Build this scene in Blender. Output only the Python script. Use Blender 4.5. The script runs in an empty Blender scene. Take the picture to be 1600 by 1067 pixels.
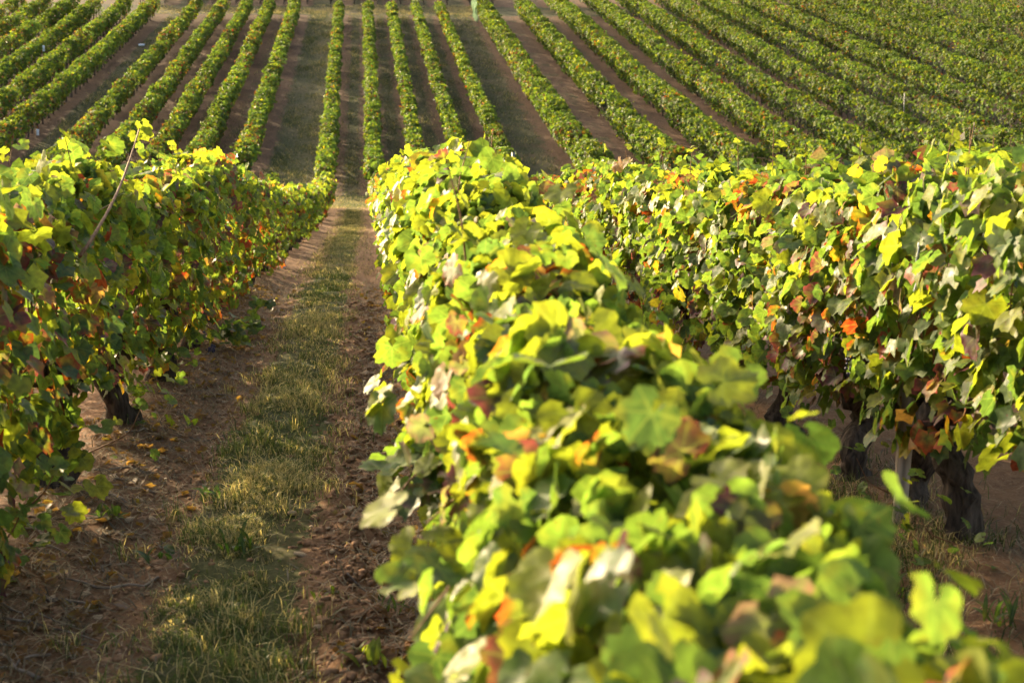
import bpy, math
import numpy as np
from mathutils import Matrix, Vector

# ------------------------------------------------------------------ camera, sky, sun, exposure
scene = bpy.context.scene
col = scene.collection
CAM_Z = 1.6
cam_data = bpy.data.cameras.new('camera')
cam_data.lens = 50.0
cam_data.sensor_width = 36.0
cam_data.clip_start = 0.05
cam_data.clip_end = 800.0
cam_data.dof.use_dof = True
cam_data.dof.focus_distance = 8.0
cam_data.dof.aperture_fstop = 5.6
cam = bpy.data.objects.new('camera', cam_data)
cam.location = (0, 0, CAM_Z)
cam.rotation_euler = (math.radians(80.0), 0, -math.atan(225 / 2222))
col.objects.link(cam)
scene.camera = cam

SUN_EL = math.radians(18)
SUN_AZ = math.radians(-39)            # measured from +Y (along the rows), negative = to the left
sun_vec = Vector((math.sin(SUN_AZ) * math.cos(SUN_EL), math.cos(SUN_AZ) * math.cos(SUN_EL), math.sin(SUN_EL)))
world = bpy.data.worlds.new('World')
scene.world = world
world.use_nodes = True
wn = world.node_tree
sky = wn.nodes.new('ShaderNodeTexSky')
sky.sky_type = 'NISHITA'
sky.sun_disc = False
sky.sun_elevation = SUN_EL
sky.sun_rotation = SUN_AZ
sky.air_density = 1.0
sky.dust_density = 7.0
sky.ozone_density = 0.0
bg = wn.nodes['Background']
bg.inputs['Strength'].default_value = 0.15
wn.links.new(sky.outputs['Color'], bg.inputs['Color'])
sd = bpy.data.lights.new('sun', 'SUN')
sd.energy = 4.3
sd.angle = math.radians(0.6)
sd.color = (1.0, 0.79, 0.49)
sun = bpy.data.objects.new('sun', sd)
sun.rotation_euler = sun_vec.to_track_quat('Z', 'Y').to_euler()
sun.location = (-20, 10, 30)
col.objects.link(sun)
vs = scene.view_settings
vs.view_transform = 'Standard'
vs.look = 'None'
vs.exposure = 1.84
vs.gamma = 1.0
vs.use_curve_mapping = False
scene.cycles.use_denoising = True
scene.cycles.max_bounces = 8
scene.cycles.diffuse_bounces = 3
scene.cycles.transmission_bounces = 4
scene.cycles.glossy_bounces = 2

# ------------------------------------------------------------------ helpers
def vn(x, y, seed=0):
    """smooth value noise, -1..1"""
    x = np.atleast_1d(np.asarray(x, float)) if np.ndim(x) == 0 and np.ndim(y) == 0 else np.asarray(x, float); y = np.asarray(y, float)
    x, y = np.broadcast_arrays(x, y)
    xi = np.floor(x).astype(np.int64); yi = np.floor(y).astype(np.int64)
    fx = x - xi; fy = y - yi
    fx = fx * fx * (3 - 2 * fx); fy = fy * fy * (3 - 2 * fy)
    def h(a, b):
        v = (a * 374761393 + b * 668265263 + seed * 974634547) & 0xffffffff
        v = ((v ^ (v >> 13)) * 1274126177) & 0xffffffff
        v = ((v ^ (v >> 16)) * 2246822519) & 0xffffffff
        return (v ^ (v >> 15)) / 4294967295.0 * 2 - 1
    return ((h(xi, yi) * (1 - fx) + h(xi + 1, yi) * fx) * (1 - fy)
            + (h(xi, yi + 1) * (1 - fx) + h(xi + 1, yi + 1) * fx) * fy)

def norm(v):
    return v / np.maximum(np.linalg.norm(v, axis=-1, keepdims=True), 1e-9)

def sstep(a, b, x):
    t = np.clip((x - a) / (b - a), 0, 1)
    return t * t * (3 - 2 * t)

CP = [(-60, .3), (-10, .12), (0, .08), (3.5, .06), (4.7, .03), (5.8, -.04), (8.4, -.14), (12, -.26), (15.8, -.5),
      (19, -.74), (30, -1.42), (39, -1.86), (46, -2.02), (50, -1.97), (53, -1.76), (56, -1.42), (60, -.82),
      (76.7, 1.95), (100.7, 6.2), (125, 10.6), (180, 20), (300, 35)]
_cx = np.array([c[0] for c in CP], float); _cz = np.array([c[1] for c in CP], float)
_ys = np.arange(-60, 300.01, .25)
_zs = np.interp(_ys, _cx, _cz)
_k = np.hanning(15); _k /= _k.sum()
_zs = np.convolve(np.pad(_zs, 7, mode='edge'), _k, mode='valid')
def gz(y):
    return np.interp(y, _ys, _zs)

def tri_mesh(name, V, F, C=None, vein=None, smooth=False, grass=None):
    V = np.asarray(V, np.float32); F = np.asarray(F, np.int32)
    me = bpy.data.meshes.new(name)
    me.vertices.add(len(V)); me.vertices.foreach_set('co', V.ravel())
    n = F.shape[1]
    me.loops.add(F.size); me.loops.foreach_set('vertex_index', F.ravel())
    me.polygons.add(len(F))
    me.polygons.foreach_set('loop_start', np.arange(0, F.size, n, dtype=np.int32))
    if smooth:
        me.polygons.foreach_set('use_smooth', np.ones(len(F), bool))
    if C is not None:
        a = me.attributes.new('Col', 'FLOAT_COLOR', 'POINT')
        c4 = np.ones((len(V), 4), np.float32); c4[:, :3] = C
        a.data.foreach_set('color', c4.ravel())
    if vein is not None:
        a = me.attributes.new('vein', 'FLOAT', 'POINT')
        a.data.foreach_set('value', np.asarray(vein, np.float32))
    if grass is not None:
        a = me.attributes.new('grass', 'FLOAT', 'POINT')
        a.data.foreach_set('value', np.asarray(grass, np.float32))
    me.update(calc_edges=True)
    return me

def link(name, me, mat=None, parent=None, loc=None):
    o = bpy.data.objects.new(name, me)
    if mat is not None and me is not None and not me.materials:
        me.materials.append(mat)
    col.objects.link(o)
    if parent is not None: o.parent = parent
    if loc is not None: o.location = loc
    return o

def tag(o, label=None, cat=None, group=None, kind=None):
    if label: o['label'] = label
    if cat: o['category'] = cat
    if group: o['group'] = group
    if kind: o['kind'] = kind
    return o

def tube(pts, rad, sides=8, lump=0.0, seed=0, cap=True):
    """swept tube: triangles"""
    P = np.asarray(pts, float); n = len(P); rad = np.asarray(rad, float)
    T = norm(np.gradient(P, axis=0))
    ref = np.array([0.31, 0.95, 0.05]) if abs(T[:, 2]).mean() > .5 else np.array([0, 0, 1.0])
    A = norm(np.cross(T, ref)); B = np.cross(T, A)
    th = np.linspace(0, 2 * math.pi, sides, endpoint=False)
    r = rad[:, None] * np.ones(sides)
    if lump:
        r = r * (1 + lump * vn(np.arange(n)[:, None] * .55, th[None] * 1.3 + .3 * np.arange(n)[:, None], seed)
                 + .5 * lump * vn(np.arange(n)[:, None] * 1.9, th[None] * 3.1, seed + 5))
    V = P[:, None] + A[:, None] * (np.cos(th)[None, :, None] * r[..., None]) + B[:, None] * (np.sin(th)[None, :, None] * r[..., None])
    V = V.reshape(-1, 3)
    F = []
    for i in range(n - 1):
        for j in range(sides):
            a = i * sides + j; b = i * sides + (j + 1) % sides
            F += [(a, b, b + sides), (a, b + sides, a + sides)]
    if cap:
        V = np.vstack([V, P[0], P[-1]])
        c0 = len(V) - 2; c1 = len(V) - 1
        for j in range(sides):
            F.append((c0, (j + 1) % sides, j))
            F.append((c1, (n - 1) * sides + j, (n - 1) * sides + (j + 1) % sides))
    return V, np.array(F, np.int32)

def merge(parts):
    V = []; F = []; o = 0
    for v, f in parts:
        V.append(v); F.append(f + o); o += len(v)
    return np.vstack(V), np.vstack(F)

# ------------------------------------------------------------------ materials
def new_mat(name):
    m = bpy.data.materials.new(name); m.use_nodes = True
    nt = m.node_tree; nt.nodes.clear()
    out = nt.nodes.new('ShaderNodeOutputMaterial')
    return m, nt, out

def N(nt, t, **kw):
    n = nt.nodes.new(t)
    for k, v in kw.items(): setattr(n, k, v)
    return n

def leaf_material(name, trans=.5, veined=False, rough=.45, spec=.5, tsat=(1.55, 1.65, .75)):
    m, nt, out = new_mat(name)
    L = nt.links.new
    at = N(nt, 'ShaderNodeAttribute', attribute_name='Col')
    ve = N(nt, 'ShaderNodeAttribute', attribute_name='vein')
    geo = N(nt, 'ShaderNodeNewGeometry')
    no = N(nt, 'ShaderNodeTexNoise'); no.inputs['Scale'].default_value = 55; no.inputs['Detail'].default_value = 3
    L(geo.outputs['Position'], no.inputs['Vector'])
    mr = N(nt, 'ShaderNodeMapRange'); mr.inputs[1].default_value = .3; mr.inputs[2].default_value = .7
    mr.inputs[3].default_value = .6; mr.inputs[4].default_value = 1.35
    L(no.outputs['Fac'], mr.inputs[0])
    mul = N(nt, 'ShaderNodeVectorMath', operation='SCALE')
    L(at.outputs['Color'], mul.inputs[0]); L(mr.outputs[0], mul.inputs['Scale'])
    vr = N(nt, 'ShaderNodeMapRange'); vr.inputs[1].default_value = .78; vr.inputs[2].default_value = .96
    vr.inputs[3].default_value = 0; vr.inputs[4].default_value = .3
    L(ve.outputs['Fac'], vr.inputs[0])
    # yellowing between the veins and small brown spots
    n2 = N(nt, 'ShaderNodeTexNoise'); n2.inputs['Scale'].default_value = 21; n2.inputs['Detail'].default_value = 2
    L(geo.outputs['Position'], n2.inputs['Vector'])
    y1 = N(nt, 'ShaderNodeMapRange'); y1.inputs[1].default_value = .52; y1.inputs[2].default_value = .72; y1.inputs[3].default_value = 0; y1.inputs[4].default_value = .6
    L(n2.outputs['Fac'], y1.inputs[0])
    ym = N(nt, 'ShaderNodeMix', data_type='RGBA'); L(y1.outputs[0], ym.inputs[0]); L(mul.outputs[0], ym.inputs[6]); ym.inputs[7].default_value = (.25, .23, .03, 1)
    n3 = N(nt, 'ShaderNodeTexNoise'); n3.inputs['Scale'].default_value = 95; n3.inputs['Detail'].default_value = 2
    L(geo.outputs['Position'], n3.inputs['Vector'])
    s1 = N(nt, 'ShaderNodeMapRange'); s1.inputs[1].default_value = .68; s1.inputs[2].default_value = .74; s1.inputs[3].default_value = 0; s1.inputs[4].default_value = .85
    L(n3.outputs['Fac'], s1.inputs[0])
    sm = N(nt, 'ShaderNodeMix', data_type='RGBA'); L(s1.outputs[0], sm.inputs[0]); L(ym.outputs[2], sm.inputs[6]); sm.inputs[7].default_value = (.10, .045, .018, 1)
    vm = N(nt, 'ShaderNodeMix', data_type='RGBA')
    L(vr.outputs[0], vm.inputs[0]); L((sm if veined else mul).outputs[2 if veined else 0], vm.inputs[6]); vm.inputs[7].default_value = (.26, .30, .09, 1)
    # paler matt underside of the leaf
    um = N(nt, 'ShaderNodeMix', data_type='RGBA')
    bf = N(nt, 'ShaderNodeMath', operation='MULTIPLY'); bf.inputs[1].default_value = .25
    L(geo.outputs['Backfacing'], bf.inputs[0]); L(bf.outputs[0], um.inputs[0])
    L(vm.outputs[2], um.inputs[6]); um.inputs[7].default_value = (.13, .16, .075, 1)
    p = N(nt, 'ShaderNodeBsdfPrincipled')
    rr = N(nt, 'ShaderNodeMapRange'); rr.inputs[1].default_value = .3; rr.inputs[2].default_value = .7
    rr.inputs[3].default_value = rough - .12; rr.inputs[4].default_value = rough + .15
    L(no.outputs['Fac'], rr.inputs[0]); L(rr.outputs[0], p.inputs['Roughness'])
    bp = N(nt, 'ShaderNodeBump'); bp.inputs['Strength'].default_value = .35; bp.inputs['Distance'].default_value = .004
    L(no.outputs['Fac'], bp.inputs['Height']); L(bp.outputs[0], p.inputs['Normal'])
    p.inputs['Specular IOR Level'].default_value = spec
    L(um.outputs[2], p.inputs['Base Color'])
    tc = N(nt, 'ShaderNodeVectorMath', operation='MULTIPLY'); tc.inputs[1].default_value = tsat
    L(vm.outputs[2], tc.inputs[0])
    tr = N(nt, 'ShaderNodeBsdfTranslucent'); L(tc.outputs[0], tr.inputs['Color'])
    mx = N(nt, 'ShaderNodeMixShader'); mx.inputs[0].default_value = trans
    L(p.outputs[0], mx.inputs[1]); L(tr.outputs[0], mx.inputs[2]); L(mx.outputs[0], out.inputs['Surface'])
    return m

M_LEAF = leaf_material('vine_leaf', veined=True, trans=.55, spec=.30, rough=.5)
M_LEAF_FAR = leaf_material('vine_leaf_small', trans=.38, rough=.6, spec=.15, tsat=(1.6, 1.65, .6))
M_GRASS = leaf_material('grass_blade', trans=.35, rough=.6, spec=.2, tsat=(1.5, 1.5, .9))

def noise_mat(name, c1, c2, scale=8, detail=6, rough=.9, stretch=(1, 1, 1), bump=.4, bdist=.01, lo=.35, hi=.65, spec=.2):
    m, nt, out = new_mat(name); L = nt.links.new
    tc = N(nt, 'ShaderNodeTexCoord'); mp = N(nt, 'ShaderNodeMapping'); mp.inputs['Scale'].default_value = stretch
    L(tc.outputs['Object'], mp.inputs['Vector'])
    no = N(nt, 'ShaderNodeTexNoise'); no.inputs['Scale'].default_value = scale; no.inputs['Detail'].default_value = detail
    L(mp.outputs[0], no.inputs['Vector'])
    mr = N(nt, 'ShaderNodeMapRange'); mr.inputs[1].default_value = lo; mr.inputs[2].default_value = hi
    L(no.outputs['Fac'], mr.inputs[0])
    mx = N(nt, 'ShaderNodeMix', data_type='RGBA'); L(mr.outputs[0], mx.inputs[0])
    mx.inputs[6].default_value = (*c1, 1); mx.inputs[7].default_value = (*c2, 1)
    p = N(nt, 'ShaderNodeBsdfPrincipled'); p.inputs['Roughness'].default_value = rough
    p.inputs['Specular IOR Level'].default_value = spec
    L(mx.outputs[2], p.inputs['Base Color'])
    b = N(nt, 'ShaderNodeBump'); b.inputs['Strength'].default_value = bump; b.inputs['Distance'].default_value = bdist
    L(no.outputs['Fac'], b.inputs['Height']); L(b.outputs[0], p.inputs['Normal'])
    L(p.outputs[0], out.inputs['Surface'])
    return m

M_BARK = noise_mat('vine_bark', (.028, .021, .017), (.12, .09, .07), 40, 8, .95, (1, 1, .22), .9, .02)
M_CANE = noise_mat('cane_bark', (.14, .065, .03), (.26, .14, .07), 60, 4, .7, (1, 1, .2), .3, .003)
M_STONE = noise_mat('limestone', (.28, .18, .10), (.52, .40, .27), 14, 6, .9, bump=.5, bdist=.005)
M_TWIG = noise_mat('dead_wood', (.10, .07, .05), (.30, .24, .19), 30, 5, .9, bump=.5, bdist=.003)
M_POST = noise_mat('weathered_wood', (.20, .155, .115), (.58, .49, .39), 30, 8, .9, (1, 1, .06), .8, .01)
M_STEEL = noise_mat('galvanised_steel', (.09, .085, .08), (.17, .165, .16), 20, 4, .55, bump=.1, bdist=.002, spec=.6)
M_WHITE = noise_mat('white_plastic', (.62, .63, .66), (.82, .82, .84), 12, 4, .5, bump=.05, bdist=.002, spec=.4)
M_GRAPE = noise_mat('grape_skin', (.012, .010, .03), (.05, .045, .11), 50, 3, .45, bump=.05, bdist=.001, spec=.5)
M_NET = noise_mat('green_net', (.07, .17, .07), (.16, .28, .13), 40, 4, .8, bump=.3, bdist=.004)

def soil_material(name='soil', k=1.0, sc=1.0):
    m, nt, out = new_mat(name); L = nt.links.new
    kk = k
    geo = N(nt, 'ShaderNodeNewGeometry')
    at = N(nt, 'ShaderNodeAttribute', attribute_name='grass')
    def noise(s, d, r=.6):
        n = N(nt, 'ShaderNodeTexNoise'); n.inputs['Scale'].default_value = s; n.inputs['Detail'].default_value = d
        n.inputs['Roughness'].default_value = r
        L(geo.outputs['Position'], n.inputs['Vector']); return n
    def mapr(src, a, b, c=0., d=1.):
        r = N(nt, 'ShaderNodeMapRange'); r.inputs[1].default_value = a; r.inputs[2].default_value = b
        r.inputs[3].default_value = c; r.inputs[4].default_value = d; L(src, r.inputs[0]); return r.outputs[0]
    def mix(f, a, b):
        x = N(nt, 'ShaderNodeMix', data_type='RGBA')
        if isinstance(f, float): x.inputs[0].default_value = f
        else: L(f, x.inputs[0])
        for i, v in ((6, a), (7, b)):
            if isinstance(v, tuple): x.inputs[i].default_value = (*[q * kk for q in v], 1)
            else: L(v, x.inputs[i])
        return x.outputs[2]
    n1 = noise(3.0 * sc, 8); n2 = noise(28 * sc, 8, .75); n3 = noise(110 * sc, 5, .75); n4 = noise(.35, 4)
    c = mix(mapr(n1.outputs['Fac'], .35, .65), (.120, .064, .034), (.240, .128, .066))
    c = mix(mapr(n2.outputs['Fac'], .45, .72), c, (.28, .162, .09))
    c = mix(mapr(n3.outputs['Fac'], .58, .70), c, (.46, .34, .22))
    c = mix(mapr(n3.outputs['Fac'], .42, .30), c, (.05, .028, .017))
    g = mix(mapr(n1.outputs['Fac'], .38, .62), (.045, .060, .016), (.095, .092, .034))
    g = mix(mapr(n4.outputs['Fac'], .48, .66), g, (.18, .135, .062))
    g = mix(mapr(n2.outputs['Fac'], .40, .65), g, (.045, .055, .016))
    ad = N(nt, 'ShaderNodeMath', operation='ADD'); L(at.outputs['Fac'], ad.inputs[0])
    L(mapr(n2.outputs['Fac'], .3, .7, -.35, .35), ad.inputs[1])
    ad2 = N(nt, 'ShaderNodeMath', operation='ADD'); L(ad.outputs[0], ad2.inputs[0])
    L(mapr(n1.outputs['Fac'], .3, .7, -.3, .3), ad2.inputs[1])
    c = mix(mapr(ad2.outputs[0], .42, .62), c, g)
    p = N(nt, 'ShaderNodeBsdfPrincipled'); p.inputs['Roughness'].default_value = .95
    p.inputs['Specular IOR Level'].default_value = .15
    L(c, p.inputs['Base Color'])
    b = N(nt, 'ShaderNodeBump'); b.inputs['Strength'].default_value = .8; b.inputs['Distance'].default_value = .025
    L(n2.outputs['Fac'], b.inputs['Height'])
    b2 = N(nt, 'ShaderNodeBump'); b2.inputs['Strength'].default_value = .6; b2.inputs['Distance'].default_value = .008
    L(n3.outputs['Fac'], b2.inputs['Height']); L(b.outputs[0], b2.inputs['Normal'])
    L(b2.outputs[0], p.inputs['Normal']); L(p.outputs[0], out.inputs['Surface'])
    return m
M_SOIL = soil_material()
M_SOIL_HILL = soil_material('hill_soil', .52, .3)      # darker earth of the far plots

# ------------------------------------------------------------------ terrain
XA, XB, XC = -1.27, .365, 2.0
GRASS0, GRASS1 = -.66, -.22           # grass strip along the middle of the near path
HILL = [('f', -25.2), ('f', -23.4), ('f', -21.6), ('f', -19.8), ('f', -18.0), ('f', -16.1), ('f', -14.25),
        ('e', -11.35), ('e', -9.5), ('e', -7.85), ('e', -6.3), ('e', -4.55),
        ('c', -1.45), ('c', .26), ('c', 1.92), ('c', 3.6), ('c', 5.3),
        ('r', 8.3), ('r', 11.2), ('r', 14.0), ('r', 16.95), ('r', 19.7), ('r', 22.7), ('r', 25.7), ('r', 29.0), ('r', 32.6),
        ('r', 35.7), ('r', 39.0), ('r', 42.8), ('r', 46.3), ('r', 49.6)]
HX = np.array([h[1] for h in HILL])
VALLEY0, VALLEY1 = 45.0, 48.6         # cross track at the valley bottom
TOP0, TOP1 = 104.6, 109.6             # cross track near the top

def relief(x, y):
    f = 1 - sstep(16, 40, np.abs(y))
    n = .012 * vn(x * 6, y * 6, 1) + .010 * vn(x * 14, y * 14, 2) + .007 * vn(x * 31, y * 31, 3)
    # wheel track left of the grass, crumbly tilled ridge right of it, litter bank under the vines
    prof = -.03 * np.exp(-((x + .82) / .12) ** 2) + .02 * np.exp(-((x + .44) / .22) ** 2) - .02 * np.exp(-((x - .08) / .10) ** 2) + .025 * np.exp(-((x + .10) / .09) ** 2)
    bank = .05 * np.exp(-((x - XA) / .25) ** 2) + .05 * np.exp(-((x - XB) / .22) ** 2) + .05 * np.exp(-((x - XC) / .25) ** 2)
    tilled = sstep(-.25, -.15, x) * (1 - sstep(.2, .3, x))
    n = n * (1 + .8 * tilled)
    return f * (n + prof) + bank * (1 - sstep(38, 44, np.abs(y)))

def gnd(x, y):
    return gz(y) + relief(np.asarray(x, float), np.asarray(y, float))

def grid(name, X, Y, Z, grass):
    nx, ny = len(X), len(Y)
    xx, yy = np.meshgrid(X, Y)
    V = np.stack([xx, yy, Z(xx, yy)], -1).reshape(-1, 3)
    i = np.arange(nx * ny).reshape(ny, nx)
    F = np.stack([i[:-1, :-1], i[:-1, 1:], i[1:, 1:], i[1:, :-1]], -1).reshape(-1, 4)
    me = tri_mesh(name, V, F, smooth=True, grass=grass(xx, yy).ravel())
    return me

def near_grass(x, y):
    g = sstep(GRASS0 - .10, GRASS0 + .10, x + .06 * vn(y * 1.3, 0, 7)) * (1 - sstep(GRASS1 - .08, GRASS1 + .08, x + .05 * vn(y * 1.7, 3, 8)))
    g = np.maximum(g, .75 * sstep(43, 45.5, y))
    o = (np.abs(x) > 4.5) * .3
    return np.clip(np.maximum(g * .9, o), 0, 1)

def hill_grass(x, y):
    k = np.clip(np.searchsorted(HX, x) - 1, 0, len(HX) - 2)
    xl, xr = HX[k], HX[k + 1]; w = xr - xl; m = (x - xl) / w
    kind = np.array([h[0] for h in HILL])[k]
    wide = w > 2.95
    g = np.zeros_like(x)
    g = np.where((kind == 'c') & ~wide, .85 * np.exp(-((m - .5) / .19) ** 4), g)
    g = np.where((kind != 'r') & (w > 2.6), .95 * sstep(.16, .3, m) * (1 - sstep(.84, .92, m)), g)
    g = np.where((kind == 'c') & (w > 2.6), .74 * sstep(.10, .22, m) * (1 - sstep(.6, .95, m)), g)
    g = np.where(kind == 'r', .60 * sstep(.08, .16, m) * (1 - sstep(.45, .75, m)), g)
    g = np.where(((kind == 'e') | (kind == 'f')) & (w < 2.6), .52 * np.exp(-((m - .55) / .25) ** 4), g)
    g = np.maximum(g, .40 * sstep(.12, .22, m) * (1 - sstep(.78, .88, m)))       # thin weeds across every lane
    tr = np.maximum((1 - sstep(VALLEY1, VALLEY1 + 1.5, y)), sstep(TOP0 - .3, TOP0 + .3, y) * (1 - sstep(TOP1 - .5, TOP1, y)))
    return np.clip(np.maximum(g, tr * .95), 0, 1)

Xn = np.concatenate([np.arange(-60, -8, 4.), np.arange(-8, -2.4, .4), np.arange(-2.4, -1.5, .08), np.arange(-1.5, .5, .028), np.arange(.5, 2.9, .08), np.arange(2.9, 8, .4), np.arange(8, 80.1, 4.)])
Yn = np.concatenate([np.arange(-40, -3, 3.), np.arange(-3, 2.8, .2), np.arange(2.8, 9, .045), np.arange(9, 16, .1), np.arange(16, 30, .25), np.arange(30, 48, .5), [48.0]])
ground = link('ground', grid('ground', Xn, Yn, gnd, near_grass), M_SOIL)
tag(ground, kind='structure')
Xh = np.concatenate([np.arange(-60, -26, 4.), np.arange(-26, 51, .22), np.arange(51, 81, 4.)])
Yh = np.concatenate([np.arange(48, 112, .8), np.arange(112, 300.1, 6.)])
hillside = link('hillside', grid('hillside', Xh, Yh, lambda x, y: gz(y) + 0 * x, hill_grass), M_SOIL_HILL)
tag(hillside, kind='structure')

# ------------------------------------------------------------------ leaf shapes
TYPES = [   # centre colour, rim colour
    ((.085, .140, .032), (.105, .158, .032)),      # 0 green
    ((.062, .108, .034), (.070, .116, .036)),      # 1 blue green
    ((.150, .182, .022), (.190, .210, .022)),      # 2 yellow green
    ((.250, .220, .028), (.330, .250, .025)),      # 3 yellow
    ((.085, .130, .026), (.270, .045, .018)),      # 4 green with red rim
    ((.230, .230, .025), (.400, .150, .014)),      # 5 yellow with orange rim
    ((.075, .060, .040), (.130, .026, .046)),      # 6 wine purple
    ((.220, .110, .045), (.300, .160, .060)),      # 7 dry brown
    ((.130, .150, .085), (.200, .110, .125)),      # 8 pale green turning mauve
    ((.260, .030, .020), (.330, .055, .015)),      # 9 red
]
NT = len(TYPES)
OUT = [(0, 1.0), (10, .90), (17, .93), (32, .76), (42, .88), (54, .95), (66, .84), (74, .87), (88, .74), (102, .80), (114, .84), (128, .74), (148, .68), (170, .42)]
MIDA = [0, 30, 54, 86, 114, 150]
VEIN = {0, 54, 114}

def make_leaf(rng, typ):
    """lobed, toothed grape leaf; petiole joint at the origin, tip along +y, upper side +z; about 42 triangles"""
    half = [(a, r * rng.uniform(.93, 1.07)) for a, r in OUT]
    other = [(-a, r * rng.uniform(.93, 1.07)) for a, r in OUT[1:]]
    outer = sorted(half + other)
    ro = dict(outer)
    mids = sorted([(s * a, .55 * np.interp(s * a, [o[0] for o in outer], [o[1] for o in outer])) for a in MIDA for s in (1, -1) if not (a == 0 and s == -1)])
    pts = [(0, 0)]; vein = [1.0]; t = [0.0]
    for a, r in mids:
        pts.append((r * math.sin(math.radians(a)), r * math.cos(math.radians(a)))); vein.append(1.0 if abs(a) in VEIN else 0.0); t.append(.5)
    for a, r in outer:
        pts.append((r * math.sin(math.radians(a)), r * math.cos(math.radians(a)))); vein.append(1.0 if abs(a) in VEIN else 0.0); t.append(1.0)
    nm = len(mids); no = len(outer)
    F = [(0, 1 + i + 1, 1 + i) for i in range(nm - 1)]
    i = j = 0
    while i < nm - 1 or j < no - 1:
        if j < no - 1 and (i == nm - 1 or outer[j + 1][0] - mids[i][0] <= mids[i + 1][0] - outer[j][0]):
            F.append((1 + i, 1 + nm + j + 1, 1 + nm + j)); j += 1
        else:
            F.append((1 + i, 1 + i + 1, 1 + nm + j)); i += 1
    P = np.array(pts); vein = np.array(vein); t = np.array(t)
    x, y = P[:, 0], P[:, 1]
    fold = rng.uniform(-.05, .42); droop = rng.uniform(.05, .45); cup = rng.uniform(-.15, .25)
    z = fold * np.abs(x) - droop * np.maximum(y, -.2) ** 2 * .6 + cup * (x * x) - .06 * (1 - vein) * (t > 0) * -1
    z += .10 * vn(x * 2.5 + rng.uniform(0, 99), y * 2.5, 3) * t
    z -= rng.uniform(0, .35) * np.maximum(np.abs(x) - .45, 0)
    V = np.stack([x, y, z], -1)
    c0, c1 = [np.array(c) * rng.uniform(.82, 1.2) for c in TYPES[typ]]
    k = t ** 2.2 * (1 - .6 * vein) if typ >= 4 else t
    C = c0[None] * (1 - k[:, None]) + c1[None] * k[:, None]
    C *= (1 + .22 * vn(x * 3 + rng.uniform(0, 99), y * 3, 9))[:, None]
    return V, np.array(F, np.int32), np.clip(C, .004, .9), vein * (1 - .06 * t)

lrng = np.random.default_rng(11)
NS = 8
LIB = [[make_leaf(lrng, t) for _ in range(NS)] for t in range(NT)]
LIBME = [[None] * NS for _ in range(NT)]
def lib_mesh(t, s):
    if LIBME[t][s] is None:
        me = tri_mesh('leaf', *LIB[t][s][:2], C=LIB[t][s][2], vein=LIB[t][s][3], smooth=True)
        me.materials.append(M_LEAF); LIBME[t][s] = me
    return LIBME[t][s]

def mid_leaf(rng):
    a = np.radians([0, 28, 54, 88, 130, 172, 188, 230, 272, 306, 332])
    r = np.array([1, .66, .92, .64, .72, .35, .35, .72, .64, .92, .66]) * rng.uniform(.9, 1.1, 11)
    x = np.r_[0, r * np.sin(a)]; y = np.r_[0, r * np.cos(a)]
    z = rng.uniform(0, .4) * np.abs(x) - rng.uniform(.1, .4) * np.maximum(y, 0) ** 2
    F = [(0, 1 + (i + 1) % 11, 1 + i) for i in range(11) if i != 5]
    return np.stack([x, y, z], -1), np.array(F, np.int32)
MID = [mid_leaf(lrng) for _ in range(8)]
FAR = []
for _ in range(6):
    fz = lrng.uniform(.15, .5)
    FAR.append((np.array([(0, -.35, 0), (.78, .22, fz * .7), (0, 1.0, -.25 * lrng.random()), (-.78, .22, fz * .7)]), np.array([(0, 1, 2), (0, 2, 3)], np.int32)))

def frames(n, tip):
    n = norm(n); t = norm(tip - (tip * n).sum(-1, keepdims=True) * n); x = np.cross(t, n)
    return np.stack([x, t, n], -1)

def bake(name, pos, R, size, typ, shp, lod, rng, off=(0, 0, 0), dull=1.0):
    """join many leaves into one mesh"""
    Vs, Fs, Cs, Ws = [], [], [], []; o = 0
    pos = pos - np.asarray(off)
    tc = np.array([[a, b] for a, b in TYPES])
    if lod == 0:
        key = typ * NS + shp
        for kk in np.unique(key):
            s = np.nonzero(key == kk)[0]; V, F, C, W = LIB[kk // NS][kk % NS]
            v = np.einsum('nij,vj->nvi', R[s], V) * size[s, None, None] + pos[s, None]
            Vs.append(v.reshape(-1, 3)); n = len(V)
            Fs.append((F[None] + (o + np.arange(len(s)) * n)[:, None, None]).reshape(-1, 3)); o += n * len(s)
            Cs.append((C[None] * rng.uniform(.8, 1.2, (len(s), 1, 1))).reshape(-1, 3)); Ws.append(np.tile(W, len(s)))
    else:
        lib = MID if lod == 1 else FAR
        for k in range(len(lib)):
            s = np.nonzero(shp % len(lib) == k)[0]
            if not len(s): continue
            V, F = lib[k]
            v = np.einsum('nij,vj->nvi', R[s], V) * size[s, None, None] + pos[s, None]
            Vs.append(v.reshape(-1, 3)); n = len(V)
            Fs.append((F[None] + (o + np.arange(len(s)) * n)[:, None, None]).reshape(-1, 3)); o += n * len(s)
            mixf = np.linspace(0, 1, n) if lod == 2 else np.r_[0, np.ones(n - 1)]
            c = tc[typ[s], 0][:, None] * (1 - mixf[None, :, None]) + tc[typ[s], 1][:, None] * mixf[None, :, None]
            c = c * rng.uniform(.75, 1.2, (len(s), 1, 1)) * (dull[s] if isinstance(dull, np.ndarray) else dull)
            Cs.append(c.reshape(-1, 3)); Ws.append(np.zeros(n * len(s)))
    me = tri_mesh(name, np.vstack(Vs), np.vstack(Fs), C=np.vstack(Cs), vein=np.concatenate(Ws), smooth=(lod < 2))
    me.materials.append(M_LEAF if lod < 2 else M_LEAF_FAR)
    return me

TOPY = [-2, .6, 1.0, 1.7, 3, 5, 9, 12, 16, 20, 30, 46]
TOPH = [1.0, 1.0, 1.045, 1.14, 1.205, 1.27, 1.285, 1.225, 1.11, 1.0, .98, 1.0]

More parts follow.
